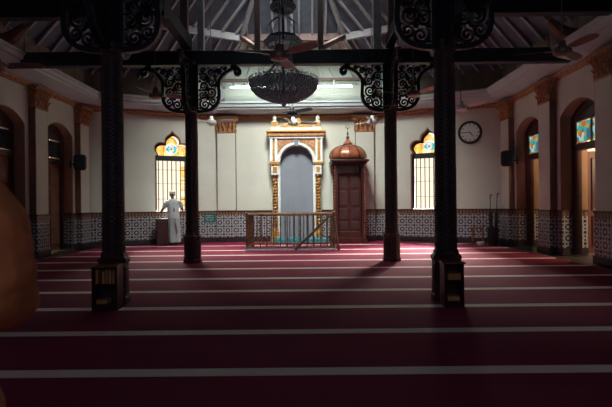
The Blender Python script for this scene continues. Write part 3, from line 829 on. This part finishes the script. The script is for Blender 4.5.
# ------------------------------------------------------------------ fans
def make_fan(m, rodlen, hubm=None):
    r = empty('ceiling_fan', (0, 0, 0))
    MB().tube([(0, 0, .05), (0, 0, rodlen)], .010, 8).build('down_rod', M['fand'] if m is not M['fanb'] else m, r, True)
    MB().lathe([(.03, .16), (.05, .14), (.06, .06), (.13, .03), (.14, -.02), (.12, -.06), (.06, -.08), (.02, -.085)], seg=20).build('motor', hubm or m, r, True)
    for k in range(3):
        a = k * 2 * PI / 3; mt = Matrix.Rotation(a, 4, 'Z')
        bm_ = MB(); rings = []
        for t in range(9):
            x = .2 + .5 * t / 8; w = .055 + .018 * math.sin(PI * t / 8 * .9); w *= (1 if t < 8 else .6)
            tilt = -.3
            rings.append([mt @ Vector((x, -w, -w * tilt)), mt @ Vector((x, w, w * tilt)), mt @ Vector((x, w, w * tilt + .006)), mt @ Vector((x, -w, -w * tilt + .006))])
        bm_.loft(rings); b = bm_.build('blade', m, r)
        MB().box(.1, .24, -.022, .022, -.012, .0, mt).build('blade_arm', hubm or m, b)
    return r
fans = [
    (M['fanb'], (-.36, 6.7, 3.38), R(-41), 5.5, 'brown ceiling fan hanging in front of the crystal chandelier'),
    (M['fanb'], (-3.05, 9.6, 3.5), R(20), 4.3, 'brown ceiling fan in the left aisle beside the far left pillar'),
    (M['fanb'], (2.24, 9.7, 3.52), R(188), 4.5, 'brown ceiling fan just right of the far right pillar'),
    (M['fand'], (-.33, 11.8, 3.54), R(75), 5.3, 'dark ceiling fan directly below the chandelier bowl'),
    (M['fanw'], (-.34, 13.3, 3.55), R(14), 4.2, 'white ceiling fan in front of the gilded niche crest'),
    (M['fanw'], (-2.63, 13.2, 3.58), R(100), 3.5, 'white ceiling fan before the left back pilaster capital'),
    (M['fanw'], (1.88, 13.2, 3.55), R(12), 3.6, 'white ceiling fan before the right back pilaster capital'),
    (M['fanw'], (3.78, 11.4, 3.55), R(182), 3.0, 'white ceiling fan above the wall clock side, right of near right pillar'),
    (M['fanb'], (4.0, 7.3, 3.6), R(40), 3.0, 'brown ceiling fan high in the right aisle near the camera'),
    (M['fanb'], (-4.72, 7.2, 3.42), R(4), 3.1, 'ceiling fan at the left picture edge, only one blade in view'),
]
for m, loc, rz, rl_, lab in fans:
    f = make_fan(m, rl_); f.location = loc; f.rotation_euler[2] = rz; tag(f, lab, 'ceiling fan', 'ceiling fans')

# ------------------------------------------------------------------ chandelier
ch = empty('chandelier', (-.40, 8.85, 0), 0, 'large dark crystal chandelier with tiered bowl in the centre', 'chandelier')
MB().tube([(0, 0, 3.3), (0, 0, 8.9)], .018, 8).build('stem', M['brass'], ch)
def beads(parts, name):
    mb = MB()
    for r_, z, n, s in parts:
        for i in range(n):
            a = 2 * PI * (i + random.random() * .3) / n
            mb.octa((r_ * math.cos(a), r_ * math.sin(a), z), s, s * 1.5)
    o = mb.build(name, M['crystal'], ch); o['kind'] = 'stuff'; return o
BT = 3.54; RBW = .64; HB = .36
MB().lathe([(.02, BT - HB + .02)] + [(.6 * RBW / .63 * math.cos(t), BT - HB * math.sin(t) * .93) for t in [PI / 2 * (1 - i / 12) for i in range(13)]] + [(.58, BT), (.3, BT - .2)], seg=40).build('bowl', M['bowl'], ch, True)
pr = []
for k in range(19):
    t = PI / 2 * k / 19
    rr = RBW * math.cos(t); z = BT - HB * math.sin(t)
    pr.append((rr, z, max(6, int(2 * PI * rr / .05)), .017))
beads(pr, 'bowl_crystals')
beads([(RBW + .01, BT + .05, 44, .02), (RBW - .1, BT + .07, 34, .02), (RBW - .04, BT + .12, 26, .012)], 'rim_crystals')
for z in (BT,):
    t = math.asin((BT - z) / HB) if BT - z < HB else 1.5
    rr = RBW * math.cos(t) + .008
    MB().tube([(rr * math.cos(2 * PI * i / 40), rr * math.sin(2 * PI * i / 40), z) for i in range(40)], .009, 5, closed=True).build('ring', M['brass'], ch)
# strands from the waist to the rim
pr = []
for k in range(15):
    t = k / 14; rr = .16 + .26 * t ** 2.2; z = 4.06 - .5 * t; pr.append((rr, z, 18, .012))
beads(pr, 'strands')
MB().ell((0, 0, BT - HB - .03), (.05, .05, .07)).build('drop', M['crystal'], ch, True)
# middle and upper tiers
for zc, rr, hh, nm in ((4.32, .36, .15, 'middle'), (5.0, .235, .2, 'upper')):
    pr = [(rr * (1 - .18 * abs(j - 2) / 2), zc - hh / 2 + hh * j / 6, int(rr * 110), .019) for j in range(7)]
    beads(pr, nm + '_tier_crystals')
    MB().lathe([(.04, zc - hh * .35), (rr * .78, zc - hh / 2), (rr * .93, zc), (rr * .8, zc + hh / 2), (.05, zc + hh * .7)], seg=28).build(nm + '_tier_basket', M['bowl'], ch, True)
for k in range(8):
    a = k * PI / 4
    MB().tube([(.05 * math.cos(a), .05 * math.sin(a), 4.8), (.3 * math.cos(a), .3 * math.sin(a), 4.62), (.3 * math.cos(a), .3 * math.sin(a), 4.4), (.12 * math.cos(a), .12 * math.sin(a), 4.1), (.14 * math.cos(a), .14 * math.sin(a), 3.9), (.55 * math.cos(a), .55 * math.sin(a), 3.5)], .008, 5).build('arm', M['brass'], ch)

# ------------------------------------------------------------------ tube lights
for x, l in ((-1.78, 'left tube light on the high batten, partly behind the chandelier'), (.93, 'right tube light on the high batten, right of the chandelier')):
    t = empty('tube_light', (x, 15.0, 4.99), 0, 'bright white fluorescent ' + l, 'lamp', 'tube lights')
    MB().box(-.62, .62, -.03, .03, .028, .06, bev=.005).build('housing', M['rib'], t)
    MB().tube([(-.58, 0, 0), (.58, 0, 0)], .026, 10).build('tube', M['tube'], t, True)
    for sx in (-1, 1): MB().box(sx * .58, sx * .62, -.025, .025, -.025, .04).build('end_cap', M['white'], t)
    MB().box(-.02, .02, -.02, .02, .06, .20).build('hanger', M['white'], t)

# ------------------------------------------------------------------ clock
def on_wall(a, wr, s, z, off=0.):
    rz, L = wr; d = Vector((math.cos(rz), math.sin(rz))); n = Vector((d.y, -d.x))
    return (a[0] + d.x * s + n.x * off, a[1] + d.y * s + n.y * off, z), rz
loc, rz = on_wall(P[3], WC, 3.07, 3.40)
ck = empty('wall_clock', loc, rz, 'round black-rimmed wall clock with white dial on the right back wall', 'clock'); ck.scale = (1.06,) * 3
def disc(mb, r_, ya, yb, seg=40):
    mb.loft([[(r_ * math.cos(2 * PI * i / seg), y, r_ * math.sin(2 * PI * i / seg)) for i in range(seg)] for y in (ya, yb)])
mb = MB(); mb.tube([(.30 * math.cos(2 * PI * i / 40), -.04, .30 * math.sin(2 * PI * i / 40)) for i in range(40)], .035, 10, closed=True); mb.build('rim', M['blackp'], ck, True)
mb = MB(); disc(mb, .31, -.03, 0); mb.build('case', M['blackp'], ck)
mb = MB(); disc(mb, .275, -.036, -.03); mb.build('dial', M['white'], ck)
for k in range(12):
    a = k * PI / 6; mt = Matrix.Rotation(a, 4, 'Y')
    MB().box(-.01, .01, -.042, -.036, .2, .25 if k % 3 else .26, mt).build('hour_mark', M['blackp'], ck)
MB().box(-.011, .011, -.05, -.045, -.03, .15, Matrix.Rotation(R(142), 4, 'Y')).build('hour_hand', M['blackp'], ck)
MB().box(-.008, .008, -.056, -.051, -.04, .21, Matrix.Rotation(R(-90), 4, 'Y')).build('minute_hand', M['blackp'], ck)

# ------------------------------------------------------------------ loudspeakers
def speaker(loc, rz, lab, s):
    r = empty('loudspeaker', loc, rz, lab, 'loudspeaker', 'wall loudspeakers'); r.scale = (1.12,) * 3
    MB().box(-.15, .15, -.11, .11, -.2, .2, bev=.075).build('cabinet', M['blackp'], r)
    MB().box(-.10, .10, -.122, -.108, -.15, .15, bev=.006).build('grille', M['iron'], r)
    MB().tube([(0, .1, 0), (s * .1, .15, -.02), (s * .22, .15, -.05)], .018, 6).build('wall_arm', M['blackp'], r)
    MB().box(s * .21, s * .235, .08, .22, -.14, .06).build('wall_plate', M['blackp'], r)
speaker((5.66, 13.2, 2.47), R(-25), 'black loudspeaker on an arm at the right wall', 1)
speaker((-6.36, 13.25, 2.48), R(25), 'black loudspeaker on an arm at the left wall', -1)

# green sign
loc, rz = on_wall(P[1], WA, 3.78, .0, .03)
sg = empty('sign', loc, rz, 'small dark green notice board below the sill rail right of far left pillar', 'sign')
MB().box(-.2, .2, -.02, 0, .66, .95, bev=.005).build('board', M['green'], sg)
for row in range(3):
    pts_ = []; x = -.15
    mb = MB()
    while x < .14:
        w = .03; pts_.append((x, -.022, .88 - row * .07 + random.uniform(-.008, .012))); x += w
    mb.tube(pts_, [random.uniform(.003, .008) for _ in pts_], 5).build('text_line', M['white'], sg)

# ------------------------------------------------------------------ small furniture
cab = empty('low_cabinet', (-4.50, 14.66, 0), WA[0], 'low dark brown cabinet under the left window beside the man', 'cabinet')
MB().box(-.17, .17, -.13, .13, 0, .80, bev=.008).build('body', M['dark'], cab)
MB().box(-.19, .19, -.15, .14, .80, .83, bev=.005).build('top', M['dark'], cab)
MB().box(-.14, .14, -.145, -.125, .06, .75, bev=.01).build('door', M['dark'], cab)
MB().ell((.1, -.15, .45), (.012, .012, .012), seg=8).build('knob', M['brass'], cab)
st = empty('stool', (5.02, 13.75, 0), WC[0], 'small brown wooden stool by the right back wall', 'stool')
MB().box(-.17, .17, -.14, .14, .48, .52, bev=.006).build('seat', M['wood'], st)
for sx in (-1, 1):
    for sy in (-1, 1): MB().tube([(sx * .15, sy * .12, 0), (sx * .13, sy * .1, .49)], .018, 6).build('leg', M['wood'], st)
MB().box(-.14, .14, -.11, .11, .2, .225).build('shelf', M['wood'], st)
bw = MB().lathe([(.02, 0), (.07, .01), (.1, .06), (.11, .11), (.1, .11), (.085, .06), (.03, .02)], (5.0, 13.5, 0), 18).build('bowl', M['white'], None, True)
tag(bw, 'small white bowl on the carpet in front of the wooden stool', 'bowl')
bi = empty('umbrella_stand', (5.34, 13.45, 0), 0, 'dark tall stand bin by the right back wall beside the stool', 'bin')
MB().lathe([(.13, 0), (.14, .02), (.15, .50), (.16, .52), (.145, .52), (.12, .04)], seg=18).build('drum', M['blackp'], bi, True)
MB().tube([(.158 * math.cos(2 * PI * i / 24), .158 * math.sin(2 * PI * i / 24), .52) for i in range(24)], .01, 6, closed=True).build('rim', M['iron'], bi, True)
for k, (xa, xb, zt_, l) in enumerate(((5.30, 5.27, 1.42, 'left of the two dark poles standing in the stand bin'), (5.40, 5.47, 1.46, 'right of the two dark poles standing in the stand bin'))):
    u = empty('umbrella', (xa, 13.45, .05), 0, 'furled dark umbrella, ' + l, 'umbrella', 'umbrellas in the stand')
    dx = xb - xa
    MB().tube([(0, 0, 0), (dx * .3, 0, .3), (dx * .75, 0, .85), (dx * .85, 0, 1.0)], [.008, .04, .065, .012], 8).build('canopy', M['iron'], u, True)
    MB().tube([(dx * .8, 0, .95), (dx, 0, zt_ - .1)], .011, 6).build('shaft', M['iron'], u)
    MB().tube([(dx, 0, zt_ - .12), (dx * 1.1, 0, zt_ - .02), (dx * 1.1 + .03, 0, zt_), (dx * 1.1 + .06, 0, zt_ - .04)], .015, 8).build('handle', M['blackp'], u)

# ------------------------------------------------------------------ people
def remesh(mb, name, m, parent, vox=.014, sm=6):
    bmesh.ops.recalc_face_normals(mb.b, faces=mb.b.faces)
    me = bpy.data.meshes.new('tmp'); mb.b.to_mesh(me); mb.b.free()
    ob = bpy.data.objects.new('tmp', me); COL.objects.link(ob)
    md = ob.modifiers.new('r', 'REMESH'); md.mode = 'VOXEL'; md.voxel_size = vox; md.use_smooth_shade = True
    s2 = ob.modifiers.new('s', 'SMOOTH'); s2.iterations = sm; s2.factor = .5
    dg = bpy.context.evaluated_depsgraph_get(); dg.update()
    out = bpy.data.meshes.new_from_object(ob.evaluated_get(dg)); out.name = name
    bpy.data.objects.remove(ob)
    out.materials.clear()
    o = bpy.data.objects.new(name, out); COL.objects.link(o); out.materials.append(m); o.parent = parent
    for p in out.polygons: p.use_smooth = True
    return o
def smooth_path(pts, n=5):
    pts = [Vector(p) for p in pts]; out = []
    for i in range(len(pts) - 1):
        p0 = pts[max(i - 1, 0)]; p1 = pts[i]; p2 = pts[i + 1]; p3_ = pts[min(i + 2, len(pts) - 1)]
        for k in range(n):
            t = k / n
            out.append(.5 * ((2 * p1) + (-p0 + p2) * t + (2 * p0 - 5 * p1 + 4 * p2 - p3_) * t * t + (-p0 + 3 * p1 - 3 * p2 + p3_) * t ** 3))
    out.append(pts[-1]); return out
def limb(mb, pts, rs, seg=12, n=5):
    P_ = smooth_path(pts, n); rr = []
    for i in range(len(pts) - 1):
        for k in range(n): rr.append(rs[i] + (rs[i + 1] - rs[i]) * k / n)
    rr.append(rs[-1]); mb.tube(P_, rr, seg)
def hand(mb, w, d, side, palmn, scale=1.):
    """palm + five fingers. w wrist, d direction of fingers, palmn normal facing the held surface, side = thumb direction"""
    w, d, side, palmn = Vector(w), Vector(d).normalized(), Vector(side).normalized(), Vector(palmn).normalized()
    pc = w + d * .045 * scale
    rot = Matrix((side, d, palmn)).transposed()
    mb.ell(pc, (.040 * scale, .052 * scale, .017 * scale), rot, 12)
    for k, (o, L) in enumerate(((.027, .068), (.009, .078), (-.009, .072), (-.027, .056))):
        b = w + d * .08 * scale + side * o * scale
        mb.tube([b - d * .02, b, b + d * L * .4 + palmn * .006, b + d * L * .72 + palmn * .018, b + d * L * .92 + palmn * .034], [.0095, .0095, .009, .0082, .007], 8)
    b = w + d * .025 + side * .03
    mb.tube([b - side * .01, b + side * .018 + d * .018, b + side * .03 + d * .042 + palmn * .01, b + side * .03 + d * .062 + palmn * .02], [.012, .012, .010, .008], 8)
def head(mb, c, fwd=0., s=1.):
    """head centred at c facing +y locally (rot fwd about z)"""
    rt = Matrix.Rotation(fwd, 3, 'Z'); c = Vector(c)
    def q(x, y, z): return c + rt @ Vector((x * s, y * s, z * s))
    mb.ell(q(0, -.012, .03), (.076 * s, .094 * s, .088 * s), rt, 20)
    mb.ell(q(0, .018, -.04), (.058 * s, .068 * s, .074 * s), rt, 18)
    mb.ell(q(0, .06, -.085), (.028 * s, .026 * s, .024 * s), rt, 10)
    mb.tube([q(0, .078, .015), q(0, .098, -.018), q(0, .104, -.034)], [.010, .014, .015], 8)
    for sx in (-1, 1):
        mb.ell(q(sx * .03, .078, .022), (.020, .013, .010), rt, 8)
        mb.ell(q(sx * .078, -.005, -.01), (.011, .022, .033), rt, 10)
    mb.ell(q(0, .086, -.058), (.026, .012, .008), rt, 8); mb.ell(q(0, .084, -.07), (.022, .012, .008), rt, 8)
    return q
def face_bits(q, parent, s=1.):
    for sx in (-1, 1):
        MB().ell(q(sx * .03, .084, .008), (.013, .009, .008), seg=10).build('eye', M['white'], parent, True)
        MB().ell(q(sx * .03, .0925, .008), (.005, .003, .005), seg=8).build('iris', M['hair'], parent, True)

# the man in white at the left window (local +y faces the window)
mp = empty('person', (-4.12, 14.62, 0), WA[0] - R(4), 'person in white shirt, pale sarong and white cap leaning at the left window', 'person')
b = MB()
limb(b, [(.10, .02, .05), (.10, .03, .45), (.08, .0, .92)], [.045, .06, .085]); limb(b, [(-.06, .0, .05), (-.06, .03, .45), (-.07, .0, .92)], [.045, .06, .085])
for x in (.10, -.06):
    b.ell((x, .055, .032), (.042, .115, .032))
limb(b, [(0, 0, .9), (0, .01, 1.1), (-.01, .03, 1.32)], [.13, .13, .12]); b.ell((-.01, .03, 1.33), (.17, .09, .08))
limb(b, [(-.01, .03, 1.36), (-.02, .05, 1.44), (-.025, .065, 1.5)], [.06, .05, .05])
qh = head(b, (-.03, .085, 1.575))
limb(b, [(-.17, .03, 1.36), (-.27, .08, 1.2), (-.36, .22, 1.05)], [.052, .042, .028]); hand(b, (-.37, .235, 1.045), (-.25, .8, -.1), (1, .2, 0), (0, 0, -1))
limb(b, [(.16, .03, 1.35), (.25, .06, 1.2), (.30, .22, 1.055)], [.052, .042, .028]); hand(b, (.305, .235, 1.05), (.1, .9, -.1), (-1, .1, 0), (0, 0, -1))
remesh(b, 'body', M['skin'], mp, .009, 3)
face_bits(qh, mp)
MB().lathe([(.088, 1.60), (.091, 1.625), (.088, 1.665), (.072, 1.69), (.02, 1.70)], (-.03, .07, 0), 24).build('cap', M['cap'], mp, True)
b = MB()
def ringe(cx, cy, rx, ry, z, n=28, wob=0.):
    return [(cx + rx * math.cos(2 * PI * i / n) * (1 + wob * math.sin(5 * 2 * PI * i / n + z * 3)), cy + ry * math.sin(2 * PI * i / n) * (1 + wob * math.sin(5 * 2 * PI * i / n + z * 3)), z) for i in range(n)]
b.loft([ringe(0, 0, .185, .135, .84, wob=.03), ringe(0, 0, .18, .135, .93), ringe(0, .005, .165, .125, 1.05), ringe(-.005, .015, .175, .125, 1.18), ringe(-.01, .025, .195, .12, 1.3), ringe(-.01, .03, .185, .1, 1.37), ringe(-.015, .035, .12, .08, 1.42), ringe(-.02, .045, .07, .07, 1.45)])
limb(b, [(-.14, .03, 1.345), (-.2, .045, 1.3), (-.285, .095, 1.175)], [.08, .085, .07]); limb(b, [(.13, .03, 1.345), (.195, .035, 1.3), (.262, .075, 1.185)], [.08, .085, .07])
remesh(b, 'shirt', M['shirt'], mp, .012, 4)
b = MB(); b.loft([ringe(.03, .01, .18, .13, .09, wob=.07), ringe(.03, .01, .178, .128, .3, wob=.07), ringe(.025, .01, .175, .125, .55, wob=.05), ringe(.01, .0, .178, .125, .75, wob=.03), ringe(0, 0, .17, .125, .9)])
remesh(b, 'sarong', M['sarong'], mp, .013, 3)
b = MB(); b.loft([[(x + .0, y, z) for x, y, z in q] for q in ([(-.02, -.122, .82), (.035, -.13, .82), (.035, -.118, .82), (-.02, -.11, .82)], [(.03, -.128, .5), (.09, -.12, .5), (.085, -.108, .5), (.03, -.115, .5)], [(.06, -.12, .25), (.12, -.105, .25), (.115, -.09, .25), (.06, -.105, .25)])])
b.build('sarong_fold', M['brown'], mp)

# the foreground person at the left edge, arms folded in prayer
fp = empty('person', (-.92, 1.02, 0), R(6), 'person in loose orange-brown tunic at the left edge, arm bent, close to camera', 'person'); fp.scale = (1.03, 1.03, 1.03)
b = MB()
for sx in (-1, 1):
    limb(b, [(sx * .09, 0, .06), (sx * .095, .01, .42), (sx * .085, 0, .82)], [.045, .06, .085]); b.ell((sx * .095, .06, .033), (.043, .12, .033))
limb(b, [(0, 0, .8), (0, 0, 1.0), (0, 0, 1.22)], [.14, .13, .13]); b.ell((0, 0, 1.24), (.17, .09, .08))
limb(b, [(0, 0, 1.27), (0, .01, 1.36), (0, .02, 1.42)], [.06, .052, .05])
qf = head(b, (0, .05, 1.47), 0, 1.)
limb(b, [(.18, 0, 1.25), (.235, -.02, 1.04), (.1, .17, 1.01), (.02, .2, 1.03)], [.05, .045, .032, .026]); hand(b, (.03, .2, 1.03), (-1, .05, .05), (0, .1, 1), (0, -1, 0))
limb(b, [(-.18, 0, 1.25), (-.235, -.02, 1.02), (-.1, .15, .98), (-.02, .19, .99)], [.05, .045, .032, .026]); hand(b, (-.03, .185, .99), (1, .05, .05), (0, .1, 1), (0, -1, 0))
remesh(b, 'body', M['skin'], fp, .009, 3)
face_bits(qf, fp)
b = MB(); b.ell((0, .03, 1.515), (.083, .1, .09)); b.ell((0, -.0, 1.48), (.084, .085, .1)); b.build('hair', M['hair'], fp, True)
b = MB()
b.loft([ringe(0, 0, .235, .175, .55, wob=.05), ringe(0, 0, .225, .165, .75, wob=.04), ringe(0, 0, .205, .15, .95, wob=.02), ringe(0, 0, .20, .145, 1.08), ringe(0, 0, .21, .13, 1.2), ringe(0, 0, .19, .115, 1.28), ringe(0, 0, .12, .09, 1.33), ringe(0, .005, .07, .07, 1.36)])
for sx in (1, -1):
    limb(b, [(sx * .15, 0, 1.245), (sx * .205, -.01, 1.2), (sx * .245, -.02, 1.1), (sx * .235, .0, 1.035), (sx * .16, .11, 1.02), (sx * .10, .165, 1.02)], [.085, .078, .07, .078, .07, .062])
tu = remesh(b, 'tunic', M['orange'], fp, .012, 4)
for v in tu.data.vertices:
    k = noise.noise(Vector((v.co.x * 5, v.co.y * 5, v.co.z * 16))) + .6 * noise.noise(Vector((v.co.x * 22, v.co.y * 12, v.co.z * 9 + 5)))
    v.co += v.normal * .014 * k
b = MB(); b.loft([ringe(0, 0, .17, .13, .08, wob=.05), ringe(0, 0, .18, .14, .4, wob=.04), ringe(0, 0, .195, .14, .7)]); b.build('sarong', M['purple'], fp, True)

# ------------------------------------------------------------------ light
wd = bpy.data.worlds.new('World'); SC.world = wd; wd.use_nodes = True
bg = wd.node_tree.nodes['Background']; bg.inputs[0].default_value = (1., .86, .66, 1); bg.inputs[1].default_value = 1.25
def area(name, loc, target, sx, sy, power, col):
    l = bpy.data.lights.new(name, 'AREA'); l.shape = 'RECTANGLE'; l.size = sx; l.size_y = sy; l.energy = power; l.color = col
    o = bpy.data.objects.new(name, l); COL.objects.link(o); o.location = loc
    o.rotation_euler = (Vector(target) - Vector(loc)).to_track_quat('-Z', 'Y').to_euler(); return o
area('daylight_right_window', (6.6, 21.6, 5.6), (3.9, 15, 1.9), 5.5, 2.6, 22000, (1, .93, .85))
area('daylight_left_window', (-7.4, 21.6, 5.6), (-4.3, 15, 1.9), 5.5, 2.6, 8000, (1, .93, .85))
area('daylight_verandah', (8.3, 9.8, 3.55), (6.7, 12.6, .8), 1.2, 4, 300, (1, .74, .5))
area('fill_behind_camera', (CX, -2.6, 3.2), (CX, 8, 1.0), 6, 2.5, 38, (.56, .68, 1))  # soft ambient fill added behind the camera, no doorway built there
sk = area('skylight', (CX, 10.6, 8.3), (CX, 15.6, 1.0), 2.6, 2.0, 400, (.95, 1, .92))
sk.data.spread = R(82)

# ------------------------------------------------------------------ camera
cam = bpy.data.cameras.new('camera'); co = bpy.data.objects.new('camera', cam); COL.objects.link(co); SC.camera = co
cam.sensor_width = 36; cam.lens = 36 * 470 / 612; cam.clip_start = .05
co.matrix_world = Matrix.Translation((0, 0, 1.26)) @ Matrix.Rotation(R(90), 4, 'X') @ Matrix.Rotation(R(-.56), 4, 'Z')
cam.dof.use_dof = True; cam.dof.focus_distance = 11; cam.dof.aperture_fstop = 4.0
SC.view_settings.view_transform = 'Standard'; SC.view_settings.look = 'None'; SC.view_settings.exposure = 0; SC.view_settings.gamma = 1
SC.view_settings.use_curve_mapping = False
